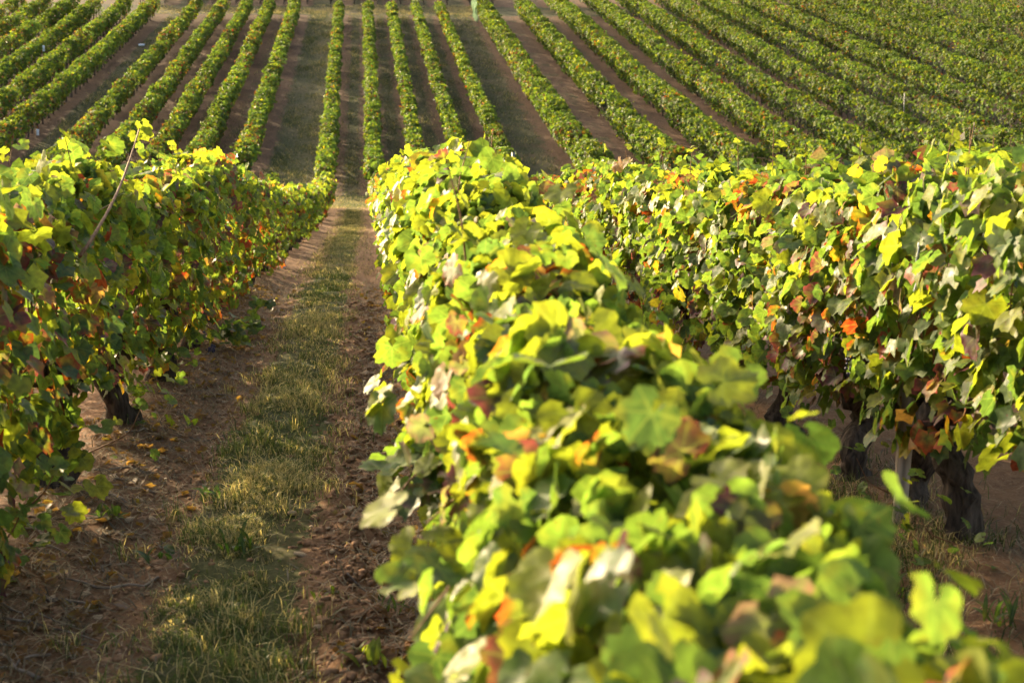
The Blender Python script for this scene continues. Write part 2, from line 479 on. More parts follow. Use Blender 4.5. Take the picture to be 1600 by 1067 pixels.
def canopy(rng, X0, Y0, Y1, per_m, w0=.25, h0=.34, top=None, seed=0, wmean=.10, slope=0.0, ragged=1.0, taper=.72, upow=.85, bump=1.0):
    """leaf positions, normals, tips, widths and outward directions for one stretch of trellised vines"""
    n = int(per_m * (Y1 - Y0))
    y = rng.uniform(Y0, Y1, n)
    base = gz(y)
    tp = (np.interp(y, TOPY, TOPH) if top is None else top * np.ones(n))
    h0 = h0(y) if callable(h0) else h0
    tp = tp + bump * (.075 * vn(y * 1.1, seed, 21) + .05 * vn(y * 3.7, seed, 22))
    lo = h0 + ragged * (.16 * vn(y * 1.5, seed, 23) + .09 * vn(y * 5, seed, 24))
    is_top = rng.random(n) < .26
    side = np.where(rng.random(n) < .5, 1., -1.)
    u = rng.random(n)
    # sides
    h = lo + (tp - lo) * u ** upow
    f = (h - lo) / np.maximum(tp - lo, .2)
    w = w0 * (1 + bump * .30 * vn(y * 1.6 + 40 * side, h * 2.6, seed + 31) + .16 * vn(y * 4.5 + 40 * side, h * 6, seed + 32))
    w = w * (1 - .45 * np.clip((f - .72) / .28, 0, 1) ** 2) * (taper + (1 - taper) * np.clip(f / .55, 0, 1))
    lat = side * w
    # top
    lt = rng.uniform(-1, 1, n)
    ht = tp * 1.0 - .12 * np.abs(lt) ** 3 + .05 * vn(y * 7, lt * 2, seed + 33)
    lat = np.where(is_top, lt * w0 * .95, lat); h = np.where(is_top, ht, h)
    depth = np.abs(rng.normal(0, .055, n)) + (rng.random(n) < .18) * rng.uniform(0, .18, n)
    outw = np.stack([np.where(is_top, .5 * lt, side), np.zeros(n), np.where(is_top, 1., .22)], -1); outw = norm(outw)
    stick = (rng.random(n) < .045) * rng.uniform(.02, .12, n)
    pos = np.stack([X0 + slope * (y - Y0) + lat, y, base + h], -1) - outw * (depth - stick)[:, None]
    rn = rng.normal(0, 1, (n, 3))
    rn = rn * np.array([1.0, 1.25, .8])
    nrm = np.where(is_top[:, None], outw * .62, outw * .9 + np.array([0, 0, .34])) + rn * np.where(is_top, .62, .55)[:, None]
    rt = rng.normal(0, 1, (n, 3))
    tip = np.where(is_top[:, None], outw * .2 + np.array([0, 0, -.8]) + rt * .6, np.array([0, 0, -1.]) + outw * .30 + rt * .42)
    wid = np.clip(rng.normal(wmean, wmean * .26, n), wmean * .45, wmean * 1.45)
    return dict(pos=pos, R=frames(nrm, tip), size=wid / 1.49, out=outw, depth=depth - stick, f=np.clip((pos[:, 2] - base) / 1.35, 0, 1), top=is_top)

def colour_pick(rng, d, patch, autumn, yel=1.0):
    """leaf type per leaf: greener high up, redder and yellower low down and in patches"""
    n = len(d['f']); f = d['f']
    a = autumn * (.12 + .55 * (1 - f) + 3.2 * np.clip(patch - .12, 0, 1))
    p = np.zeros((n, NT))
    p[:, 0] = .36; p[:, 1] = .22 - .12 * f; p[:, 2] = (.22 + .28 * f) * yel
    p[:, 3] = .016 * a; p[:, 4] = .080 * a; p[:, 5] = .008 * a; p[:, 6] = .070 * a; p[:, 7] = .012 * a; p[:, 8] = .022 * autumn; p[:, 9] = .010 * a
    p = np.clip(p, 0, None); p /= p.sum(1, keepdims=True)
    c = np.cumsum(p, 1); r = rng.random(n)[:, None]
    return np.clip((r > c).sum(1), 0, NT - 1)

# ------------------------------------------------------------------ near vines, one thing each
ORD = ['nearest', 'second', 'third', 'fourth', 'fifth', 'sixth', 'seventh', 'eighth', 'ninth', 'tenth', 'eleventh', 'twelfth',
       'thirteenth', 'fourteenth', 'fifteenth', 'sixteenth', 'seventeenth', 'eighteenth']
CAM = np.array([0, 0, CAM_Z])

def trunk_mesh(rng, seed, h=.46, r=.058, lean=None):
    n = 15
    t = np.linspace(0, 1, n)
    lx, ly = rng.uniform(-.07, .07, 2) if lean is None else lean
    P = np.stack([lx * t + .05 * vn(t * 3.5, seed, 41), ly * t + .07 * vn(t * 3.5, seed, 42), -.05 + (h + .05) * t], -1)
    rad = r * (1.0 - .25 * t + .55 * np.abs(vn(t * 5, seed, 43)) + .45 * np.exp(-((t - .92) / .12) ** 2) + .25 * np.exp(-(t / .08) ** 2))
    parts = [tube(P, rad, 12, .5, seed)]
    head = P[-1]
    for s in (-1, 1):
        m = 8; q = np.linspace(0, 1, m)
        L = rng.uniform(.26, .42)
        A = np.stack([head[0] + .05 * vn(q * 2, seed + 3 * s, 45), head[1] + s * L * q, head[2] - .03 + .13 * q ** .7 + .03 * vn(q * 4, seed + s, 46)], -1)
        parts.append(tube(A, r * (.66 - .36 * q + .12 * np.abs(vn(q * 6, seed, 47 + s))), 8, .35, seed + 9))
    V, F = merge(parts)
    return tri_mesh('trunk', V, F, smooth=True), head

def cane_mesh(p0, p1, rng, r=.0045, bow=.05):
    q = np.linspace(0, 1, 7)
    b = rng.normal(0, bow, 3)
    P = np.asarray(p0)[None] * (1 - q)[:, None] + np.asarray(p1)[None] * q[:, None] + np.sin(q * math.pi)[:, None] * b[None]
    V, F = tube(P, r * (1 - .5 * q), 5, .15, int(rng.integers(999)))
    return tri_mesh('cane', V, F, smooth=True)

def grape_mesh(rng, n=34, L=.11):
    parts = []
    ico = [(0, 0, 1), (.894, 0, .447), (.276, .851, .447), (-.724, .526, .447), (-.724, -.526, .447), (.276, -.851, .447),
           (.724, .526, -.447), (-.276, .851, -.447), (-.894, 0, -.447), (-.276, -.851, -.447), (.724, -.526, -.447), (0, 0, -1)]
    fi = [(0, 1, 2), (0, 2, 3), (0, 3, 4), (0, 4, 5), (0, 5, 1), (1, 6, 2), (2, 7, 3), (3, 8, 4), (4, 9, 5), (5, 10, 1), (6, 7, 2), (7, 8, 3), (8, 9, 4), (9, 10, 5), (10, 6, 1), (11, 7, 6), (11, 8, 7), (11, 9, 8), (11, 10, 9), (11, 6, 10)]
    ico = np.array(ico); fi = np.array(fi, np.int32)
    for i in range(n):
        t = rng.random(); rr = .038 * (1 - t) ** .6 * math.sqrt(rng.random()) + .004; a = rng.uniform(0, 6.28)
        parts.append((ico * rng.uniform(.0075, .0105) + np.array([rr * math.cos(a), rr * math.sin(a), -L * t]), fi))
    V, F = merge(parts)
    return tri_mesh('grape_bunch', V * .72, F, smooth=True)

def vine(rng, X0, yb, Y0, Y1, seed, label, group, per_m, n_obj, autumn, w0, h0, canes=5, lod=0, wmean=.076, grapes=0, yel=1.0, lean=None, trunk_h=.46, trunk_r=.058):
    base = np.array([X0, yb, float(gnd(X0, yb))])
    root = link('grapevine', None, loc=base)
    tag(root, label, 'grapevine', group)
    me, head = trunk_mesh(rng, seed, trunk_h, trunk_r, lean)
    link('trunk', me, M_BARK, root)
    d = canopy(rng, X0, Y0, Y1, per_m, w0, h0, seed=int(abs(X0) * 10) + 3, wmean=wmean)
    n = len(d['f'])
    patch = vn(d['pos'][:, 1] * 2.6, d['pos'][:, 2] * 3.2 + d['pos'][:, 0] * 3, int(abs(X0) * 10) + 77)
    typ = colour_pick(rng, d, patch, autumn, yel)
    shp = rng.integers(0, NS, n)
    pick = np.zeros(n, bool)
    if n_obj:
        v = CAM - d['pos']; dist = np.linalg.norm(v, axis=1)
        facing = (v * d['out']).sum(1) / dist
        score = d['size'] / dist * (facing > -.05) * (d['depth'] < .055)
        idx = np.argsort(-score)[:n_obj]
        pick[idx[score[idx] > 0]] = True
    rest = ~pick
    if rest.any():
        fine = rest & (d['depth'] < .06) if lod == 0 and yb < 4 else np.zeros(n, bool)
        for sel, ld in ((fine, 0), (rest & ~fine, 1)):
            if sel.any():
                o = link('foliage', bake('foliage', d['pos'][sel], d['R'][sel], d['size'][sel], typ[sel], shp[sel], ld, rng, base), None, root)
                tag(o, kind='stuff')
    for i in np.nonzero(pick)[0]:
        o = bpy.data.objects.new('leaf', lib_mesh(typ[i], shp[i]))
        m = Matrix(np.vstack([np.hstack([d['R'][i] * d['size'][i], (d['pos'][i] - base)[:, None]]), [0, 0, 0, 1]]).tolist())
        o.matrix_local = m; o.parent = root
        col.objects.link(o)
    tz = float(np.interp(yb, TOPY, TOPH))
    for k in range(canes):
        s = rng.uniform(-.45, .45)
        p0 = head + np.array([rng.uniform(-.02, .02), s * .7, .08 * rng.random()])
        p1 = np.array([rng.uniform(-.12, .12), s + rng.uniform(-.15, .15), tz * rng.uniform(.62, .88)])
        link('cane', cane_mesh(p0, p1, rng), M_CANE, root)
    for k in range(grapes):
        link('grape_bunch', grape_mesh(rng), M_GRAPE, root,
             (math.copysign(w0 * rng.uniform(.4, .8), -X0), rng.uniform(-.4, .4), rng.uniform(.5, .7)))
    return root, head

vines = {}
ROWS_NEAR = [
    # name, X, trunk distances, canopy start, density per metre, autumn amount, half width, lower edge
    ('A', XA, [4.45, 5.74, 7.1, 8.47, 9.8, 11.2, 12.3, 13.3, 14.7, 16.1, 17.6, 19.3], 2.4, 880, 2.3, .25, lambda y: np.interp(y, [4, 5.1, 5.3, 6.3, 6.8, 8, 8.3, 8.9, 11, 20], [.32, .34, .46, .44, .30, .30, .36, .34, .22, .2]), 'in the row left of the grassy path', 'vines of the row left of the path'),
    ('B', XB, [.35, 1.5, 2.7, 3.9, 5.1, 6.3, 7.6, 8.9, 10.2, 11.5, 12.8, 14.1, 15.5, 17.0, 18.5, 20.0], -.7, 1250, .85, .215, .24, 'in the blurred row right of the grassy path', 'vines of the row right of the path'),
    ('C', XC, [4.55, 5.0, 5.5, 6.5, 7.7, 8.9, 10.1, 11.4, 12.7, 14.1, 15.5, 17.0, 18.5, 20.0], 2.4, 1100, 1.0, .27, lambda y: np.interp(y, [4, 5.8, 7, 20], [.44, .42, .28, .24]), 'in the row at right behind the blurred row', 'vines of the second row right of the path'),
]
for (rn, X0, ys, start, dens, aut, w0, h0, where, group) in ROWS_NEAR:
    rng = np.random.default_rng(100 + ord(rn))
    edges = [start] + [(a + b) / 2 for a, b in zip(ys[:-1], ys[1:])] + [20.6]
    for i, yb in enumerate(ys):
        name = ORD[i] if i < len(ORD) else 'far'
        near = yb < 14.5
        n_obj = 300 if yb < 8 else (200 if yb < 11 else (110 if yb < 14.5 else 0))
        lab = '%s grapevine%s %s' % (name, '' if i == 0 else ' from the camera', where)
        vines[rn, i] = vine(rng, X0, yb, edges[i], edges[i + 1], 10 * i + ord(rn), lab, group, (dens * 1.55 if rn == 'B' and yb < 5 else dens) if near else 650, n_obj, aut, w0 * (1.06 if rn == 'B' and yb < 2 else 1), h0,
                            canes=6 if yb < 10 else 3, lod=0 if near else 1, grapes=(1 if rn == 'C' and yb == 5.0 else 0), yel=dict(A=.8, B=1.15, C=.48)[rn], wmean=.066 if rn == 'B' and yb < 5 else .074,
                            trunk_r=.056 if rn == 'A' and yb < 9 else .047)

# ------------------------------------------------------------------ vine rows seen as rows
def vine_row(X0, Y0, Y1, label, group, seed, per_m, lod, w0, h0, top, autumn, wmean, slope=0., step=1.1, dull=1.0):
    rng = np.random.default_rng(seed)
    base = np.array([X0, Y0, float(gz(Y0))])
    root = link('vine_row', None, loc=base)
    tag(root, label, 'vine row', group)
    d = canopy(rng, X0, Y0, Y1, per_m, w0, h0, top=top, seed=seed, wmean=wmean, slope=slope, ragged=1.0, taper=.38 if lod == 2 else .7, upow=.7 if lod == 2 else .85, bump=1.35 if lod == 2 else 1.0)
    y = d['pos'][:, 1]
    keep = rng.random(len(y)) < np.clip(1.05 + 1.1 * vn(y * .8, seed, 61), .2, 1)
    patch = vn(y * .45, d['pos'][:, 2] * .6, seed + 7)
    typ = colour_pick(rng, d, patch, autumn, .38 if lod == 2 else 1.0)
    shp = rng.integers(0, 24, len(y))
    clump = 1 + .38 * vn(y * 2.4, d['pos'][:, 2] * 3 + d['pos'][:, 0] * 2, seed + 91) + .22 * vn(y * .5, 0, seed + 92)
    o = link('foliage', bake('foliage', d['pos'][keep], d['R'][keep], d['size'][keep], typ[keep], shp[keep], lod, rng, base, (clump[keep] * dull)[:, None, None]), None, root)
    tag(o, kind='stuff')
    parts = []
    for k, yy in enumerate(np.arange(Y0 + .3, Y1, step)):
        yy = yy + rng.uniform(-.15, .15); q = np.linspace(0, 1, 4)
        xx = X0 + slope * (yy - Y0)
        P = np.stack([xx + rng.uniform(-.05, .05) * q, yy + rng.uniform(-.1, .1) * q, gz(yy) - .05 + .6 * q], -1) - base
        parts.append(tube(P, np.array([.05, .04, .045, .03]), 5, .3, seed + k, cap=False))
    V, F = merge(parts)
    t = link('trunks', tri_mesh('trunks', V, F), M_BARK, root)
    tag(t, kind='stuff')
    return root

for X0, nm in ((XA, 'left of the path'), (XB, 'right of the path'), (XC, 'at right behind the blurred row')):
    vine_row(X0, 20.6, 44.6, 'downhill end of the near vine row %s, reaching the valley' % nm, 'near vine rows running down to the valley', 300 + int(X0 * 10), 420, 1, .25, .30, None, 1.1, .105)
for X0, nm in ((-2.92, 'first row behind the row left of the path'), (-4.55, 'second row behind the row left of the path'),
               (3.66, 'first row behind the row at right'), (5.3, 'second row behind the row at right')):
    vine_row(X0, 3.0, 44.4, 'near vine row showing only leafy tops, %s' % nm, 'near vine rows mostly hidden behind the front rows', 400 + int(X0 * 10), 400, 2, .26, .35, None, 1.1, .11)

WHERE = {'f': 'left of the wide grass aisle at far left', 'e': 'between the two wide grass aisles left of centre',
         'c': 'in the thin central block', 'r': 'in the thick hedges on the right'}
cnt = {}
order = sorted(range(len(HILL)), key=lambda i: HILL[i][1])
for i in order:
    kd, x = HILL[i]
    cnt.setdefault(kd, []).append(x)
def nth(k, total):
    return (['first'] + ORD[1:])[k]
for i, (kd, x) in enumerate(HILL):
    rows_k = sorted(cnt[kd]); k = rows_k.index(x)
    if kd == 'f': lab = '%s hillside vine row counting leftwards from the grass aisle at far left' % nth(len(rows_k) - 1 - k, 0)
    elif kd == 'e': lab = '%s hillside vine row counting leftwards from the central grass aisle' % nth(len(rows_k) - 1 - k, 0)
    elif kd == 'c': lab = '%s thin hillside vine row counting rightwards from the central grass aisle' % nth(k, 0)
    else: lab = '%s thick hillside vine hedge counting rightwards from the green net' % nth(k, 0)
    par = dict(f=(.38, .30, 1.28, .55), e=(.34, .28, 1.16, .60), c=(.28, .26, 1.05, .40), r=(.46, .16, 1.44, .30))[kd]
    start = {'f': 53.5, 'e': 53.2, 'c': 49.2, 'r': 50.5}[kd]
    if kd == 'c': start = {0: 48.8, 1: 49.4, 2: 50.5, 3: 51.5, 4: 52.8}[k]
    end = TOP0 - .4 if x < 12 else 113.0
    vine_row(x, start, end, lab, {'f': 'rows of the far left hillside plot', 'e': 'rows of the left hillside plot', 'c': 'rows of the central hillside plot', 'r': 'hedges of the right hillside plot'}[kd],
             600 + i, 370 if kd != 'r' else 430, 2, par[0], par[1], par[2], par[3], .13 if kd != 'r' else .138, slope=-.006 if x < 0 else 0., dull=.88 if kd != 'r' else .78)
for i, x in enumerate(np.arange(-16.5, 11, 1.75)):
    vine_row(x, TOP1 + .6, TOP1 + 9, 'dark vine row above the top track, %s from the left' % ORD[i].replace('nearest', 'first'), 'vine rows above the top track', 800 + i, 200, 2, .3, .5, 1.25, .5, .15)

# ------------------------------------------------------------------ grass, litter, clods
def blades(name, mat, rng, x, y, z, h, w, C, bend=.6, seg=2):
    n = len(x)
    a = rng.uniform(0, 2 * math.pi, n)
    side = np.stack([np.cos(a), np.sin(a), np.zeros(n)], -1)
    b = rng.uniform(0, 2 * math.pi, n); lean = np.stack([np.cos(b), np.sin(b), np.zeros(n)], -1) * (rng.uniform(.1, 1, n) * bend * h)[:, None]
    base = np.stack([x, y, z - .01], -1)
    up = np.array([0, 0, 1.0])
    Vs = []
    if seg == 2:
        for t, ww in ((0, 1.), (.5, .8)):
            c = base + lean * t ** 2 + up * (h * (t - .15 * t * t * bend))[:, None]
            Vs += [c - side * (w * ww / 2)[:, None], c + side * (w * ww / 2)[:, None]]
        Vs.append(base + lean + up * (h * (1 - .35 * bend))[:, None])
        V = np.stack(Vs, 1).reshape(-1, 3); nv = 5
        f = np.array([(0, 1, 3), (0, 3, 2), (2, 3, 4)])
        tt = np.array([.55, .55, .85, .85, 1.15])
    else:
        V = np.stack([base - side * (w / 2)[:, None], base + side * (w / 2)[:, None], base + lean + up * (h * (1 - .3 * bend))[:, None]], 1).reshape(-1, 3); nv = 3
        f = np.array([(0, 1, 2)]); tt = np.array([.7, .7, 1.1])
    F = (f[None] + (np.arange(n) * nv)[:, None, None]).reshape(-1, 3)
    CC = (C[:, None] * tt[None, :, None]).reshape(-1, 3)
    return tri_mesh(name, V, F, C=np.clip(CC, .003, .8), vein=np.zeros(len(V)))

GREEN = np.array([.092, .118, .034]); DEEP = np.array([.055, .080, .024]); STRAW = np.array([.42, .34, .17])
rng = np.random.default_rng(5)
def pick_cols(rng, x, y, straw):
    s = np.clip(straw + .28 * vn(x * 2.2, y * 1.2, 71), 0, 1)
    r = rng.random(len(x))
    c = np.where((r < s)[:, None], STRAW, np.where((rng.random(len(x)) < .45)[:, None], DEEP, GREEN))
    return c * rng.uniform(.65, 1.35, (len(x), 1))
# path strip
n = 95000
y = 2.6 + (rng.random(n) ** 1.6) * 15.0
x = rng.normal((GRASS0 + GRASS1) / 2, .135, n) + .05 * vn(y * 1.3, 0, 7)
den = np.clip(.42 + .85 * vn(x * 4, y * 2.2, 72) + .3 * vn(x * 11, y * 9, 73), .06, 1)
k = rng.random(n) < den; x, y = x[k], y[k]
tuft = np.clip(vn(x * 5, y * 4, 74), -.5, 1)
h = rng.uniform(.03, .085, len(x)) * (1 + .9 * tuft); w = rng.uniform(.0018, .0034, len(x)) * (1 + y / 10)
# taller tussocks scattered along the strip
tx = rng.normal((GRASS0 + GRASS1) / 2, .17, 110); ty = 2.9 + rng.random(110) ** 1.3 * 9
k = np.repeat(np.arange(110), 34); m = len(k)
x = np.r_[x, tx[k] + rng.normal(0, .03, m)]; y = np.r_[y, ty[k] + rng.normal(0, .03, m)]
h = np.r_[h, rng.uniform(.07, .19, m) * rng.uniform(.6, 1.1, 110)[k]]; w = np.r_[w, rng.uniform(.0022, .0045, m)]
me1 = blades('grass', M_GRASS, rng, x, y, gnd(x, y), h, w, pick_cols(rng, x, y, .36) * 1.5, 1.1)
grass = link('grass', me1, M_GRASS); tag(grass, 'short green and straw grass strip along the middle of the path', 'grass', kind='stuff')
# far path, valley track
n = 26000
y = rng.uniform(17, VALLEY1, n); x = np.where(y > VALLEY0 - 1.5, rng.uniform(-9, 9, n), rng.normal(-.44, .20, n))
h = rng.uniform(.04, .10, n); w = rng.uniform(.006, .012, n)
o = link('grass', blades('valley_grass', M_GRASS, rng, x, y, gz(y), h, w, pick_cols(rng, x, y, .45), 1.0, 1), M_GRASS)
tag(o, 'straw coloured grass on the lower stretch of the path', 'grass', kind='stuff')
n = 26000
y = rng.uniform(VALLEY0 - 1, VALLEY1 + .8, n); x = rng.uniform(-5, 5, n)
o = link('grass', blades('track_grass', M_GRASS, rng, x, y, gz(y), rng.uniform(.04, .12, n), rng.uniform(.007, .014, n), pick_cols(rng, x, y, .4), 1.0, 1), M_GRASS)
tag(o, 'sunlit grass on the cross track at the valley bottom', 'grass', kind='stuff')
# hillside aisles
n = 420000
x = rng.uniform(-16, 9, n); y = rng.uniform(48.6, 110, n)
k = rng.random(n) < hill_grass(x, y) ** 1.5 * np.clip(.7 + .6 * vn(x * .9, y * .35, 75), .1, 1); x, y = x[k], y[k]
h = rng.uniform(.06, .2, len(x)) * (1 + .7 * vn(x * 1.5, y * .7, 76)); w = rng.uniform(.012, .026, len(x))
straw = np.where(y > TOP0, .75, .28)
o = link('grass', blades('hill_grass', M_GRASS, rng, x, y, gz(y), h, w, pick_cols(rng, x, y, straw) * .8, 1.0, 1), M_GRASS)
tag(o, 'green and straw grass in the aisles of the far hillside', 'grass', kind='stuff')
# crumbs, stones and dry stalks on the bare earth of the hillside lanes
n = 90000
x = rng.uniform(-17, 18, n); y = rng.uniform(50, 105, n) 
k = rng.random(n) < np.clip(1.05 - hill_grass(x, y) + .5 * vn(x * 2, y * .8, 79), .05, 1) * .75; x, y = x[k], y[k]
c = np.where((rng.random(len(x)) < .3)[:, None], [.26, .20, .13], np.where((rng.random(len(x)) < .35)[:, None], [.05, .032, .02], [.10, .105, .035])) * rng.uniform(.6, 1.2, (len(x), 1))
o = link('dry_litter', blades('hill_litter', M_GRASS, rng, x, y, gz(y), rng.uniform(.02, .07, len(x)), rng.uniform(.03, .07, len(x)), c, 1.6, 1), M_GRASS)
tag(o, 'crumbs and dry stalks on the lanes between hillside rows', 'litter', kind='stuff')
# rough grass and weeds at the foot of the right row
n = 17000
x = rng.normal(1.68, .28, n); y = 3.0 + rng.random(n) * 3.2
k = rng.random(n) < np.clip(.5 + .9 * vn(x * 5, y * 4, 78), .04, 1); x, y = x[k], y[k]
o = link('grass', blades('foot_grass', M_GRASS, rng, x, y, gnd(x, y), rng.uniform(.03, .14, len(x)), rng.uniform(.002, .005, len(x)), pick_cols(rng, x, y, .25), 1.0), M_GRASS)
tag(o, 'rough weedy grass at the foot of the right row', 'grass', kind='stuff')
# dry litter under the rows
n = 32000
y = 2.8 + rng.random(n) ** 1.4 * 13
which = rng.choice(3, n, p=[.42, .40, .18])
x = np.choose(which, [rng.normal(-1.05, .21, n), rng.normal(.17, .15, n), rng.normal(XC, .3, n)])
z = gnd(x, y) + rng.uniform(0, .018, n)
L = rng.uniform(.03, .12, n); a = rng.uniform(0, math.pi, n); tz = rng.normal(0, .22, n)
dv = np.stack([np.cos(a), np.sin(a), tz], -1) * L[:, None] / 2; sv = np.stack([-np.sin(a), np.cos(a), np.zeros(n)], -1) * rng.uniform(.001, .0026, n)[:, None]
c = np.stack([x, y, z], -1); bow = np.array([0, 0, 1.]) * rng.uniform(0, .02, n)[:, None]
V = np.stack([c - dv - sv, c - dv + sv, c + bow - sv, c + bow + sv, c + dv], 1).reshape(-1, 3)
F = (np.array([(0, 1, 3), (0, 3, 2), (2, 3, 4)])[None] + (np.arange(n) * 5)[:, None, None]).reshape(-1, 3)
C = np.repeat(np.where((rng.random(n) < .5)[:, None], [.27, .19, .13], [.085, .055, .036]) * rng.uniform(.6, 1.3, (n, 1)), 5, 0)
o = link('dry_litter', tri_mesh('dry_litter', V, F, C=C, vein=np.zeros(len(V))), M_GRASS)
tag(o, 'brown dry stalks and prunings lying under the vines', 'litter', kind='stuff')
# fallen dry leaves
n = 1500
y = 2.9 + rng.random(n) ** 1.3 * 12
x = np.where(rng.random(n) < .6, rng.normal(-1.05, .18, n), rng.normal(.16, .13, n))
R = frames(np.stack([rng.normal(0, .45, n), rng.normal(0, .45, n), np.ones(n)], -1), rng.normal(0, 1, (n, 3)))
o = link('fallen_leaves', bake('fallen_leaves', np.stack([x, y, gnd(x, y) + .012], -1), R, rng.uniform(.018, .042, n), np.full(n, 7), rng.integers(0, 24, n), 1, rng, dull=.7), None)
tag(o, 'brown fallen leaves scattered under the vines', 'leaf litter', kind='stuff')
# clods of tilled earth
def rock_mesh(rng, name, sub=1, flat=.6):
    t = (1 + 5 ** .5) / 2
    V = np.array([(-1, t, 0), (1, t, 0), (-1, -t, 0), (1, -t, 0), (0, -1, t), (0, 1, t), (0, -1, -t), (0, 1, -t), (t, 0, -1), (t, 0, 1), (-t, 0, -1), (-t, 0, 1)]) / 1.9
    F = np.array([(0, 11, 5), (0, 5, 1), (0, 1, 7), (0, 7, 10), (0, 10, 11), (1, 5, 9), (5, 11, 4), (11, 10, 2), (10, 7, 6), (7, 1, 8), (3, 9, 4), (3, 4, 2), (3, 2, 6), (3, 6, 8), (3, 8, 9), (4, 9, 5), (2, 4, 11), (6, 2, 10), (8, 6, 7), (9, 8, 1)], np.int32)
    V = V * rng.uniform(.65, 1.3, (12, 1)) * np.array([1.2, .85, flat])
    return V, F
RK = [rock_mesh(rng, 'r') for _ in range(8)]
n = 9000
y = 2.9 + rng.random(n) ** 1.5 * 10
x = np.where(rng.random(n) < .68, rng.normal(-.04, .12, n), rng.normal(-.88, .16, n))
s = rng.lognormal(-4.75, .45, n); s = np.clip(s, .004, .028)
Vs, Fs, off = [], [], 0
rz = rng.uniform(0, 6.28, n)
for k in range(8):
    q = np.arange(k, n, 8); V, F = RK[k]
    cs, sn = np.cos(rz[q]), np.sin(rz[q])
    Rm = np.zeros((len(q), 3, 3)); Rm[:, 0, 0] = cs; Rm[:, 0, 1] = -sn; Rm[:, 1, 0] = sn; Rm[:, 1, 1] = cs; Rm[:, 2, 2] = 1
    v = np.einsum('nij,vj->nvi', Rm, V) * s[q, None, None] + np.stack([x[q], y[q], gnd(x[q], y[q])], -1)[:, None]
    Vs.append(v.reshape(-1, 3)); Fs.append((F[None] + (off + np.arange(len(q)) * 12)[:, None, None]).reshape(-1, 3)); off += 12 * len(q)
M_CLOD = noise_mat('clod', (.14, .074, .04), (.33, .19, .105), 60, 5, .95, bump=.5, bdist=.004)
o = link('clods', tri_mesh('clods', np.vstack(Vs), np.vstack(Fs), smooth=False), M_CLOD, ground); tag(o, kind='stuff')
# stones, each one
stone_me = []
for k in range(8):
    V, F = rock_mesh(rng, 's', flat=.42); me = tri_mesh('stone', V, F); me.materials.append(M_STONE); stone_me.append(me)
spots = [(.03, 5.37, .035), (.13, 5.94, .02), (-.14, 4.68, .017), (.03, 4.36, .018), (-.16, 3.99, .016), (-.19, 3.69, .022), (-.13, 4.45, .014), (-.63, 4.42, .017), (-.78, 6.83, .02)]
for i in range(270):
    yy = 3.0 + rng.random() ** 1.3 * 8
    xx = rng.normal(-.93, .15) if rng.random() < .6 else rng.normal(-.02, .14)
    spots.append((xx, yy, float(np.clip(rng.lognormal(-4.5, .45), .006, .032))))
for i, (xx, yy, ss) in enumerate(spots):
    o = bpy.data.objects.new('stone', stone_me[i % 8]); col.objects.link(o); o.parent = ground
    o.location = (xx, yy, float(gnd(xx, yy)) + ss * .12); o.scale = (ss, ss, ss * rng.uniform(.7, 1.2)); o.rotation_euler = (rng.uniform(-.3, .3), rng.uniform(-.3, .3), rng.uniform(0, 6.28))
# fallen twigs
for i in range(60):
    yy = 3.2 + rng.random() ** 1.3 * 8
    xx = rng.normal(-1.0, .14) if rng.random() < .6 else rng.normal(.17, .1)
    L = rng.uniform(.08, .34); a = rng.uniform(0, 6.28); q = np.linspace(-.5, .5, 7)
    px = L * q; py = .12 * L * vn(q * 4, i, 81)
    X = px * math.cos(a) - py * math.sin(a); Y = px * math.sin(a) + py * math.cos(a)
    Z = gnd(xx + X, yy + Y) + .006 - float(gnd(xx, yy)) + .01 * np.abs(vn(q * 3, i, 82))
    V, F = tube(np.stack([X, Y, Z], -1), rng.uniform(.002, .006) * (1.1 - .5 * (q + .5)), 5, .25, i)
    link('twig', tri_mesh('twig', V, F, smooth=True), M_TWIG, ground, (xx, yy, float(gnd(xx, yy))))

# ------------------------------------------------------------------ small plants
def put_leaf(parent, base, p, n, tip, width, typ, rng, name='leaf'):
    R = frames(np.asarray(n, float)[None], np.asarray(tip, float)[None])[0] * (width / 1.49)
    o = bpy.data.objects.new(name, lib_mesh(typ, int(rng.integers(NS))))
    o.matrix_local = Matrix(np.vstack([np.hstack([R, (np.asarray(p, float) - base)[:, None]]), [0, 0, 0, 1]]).tolist())
    o.parent = parent; col.objects.link(o)
    return o

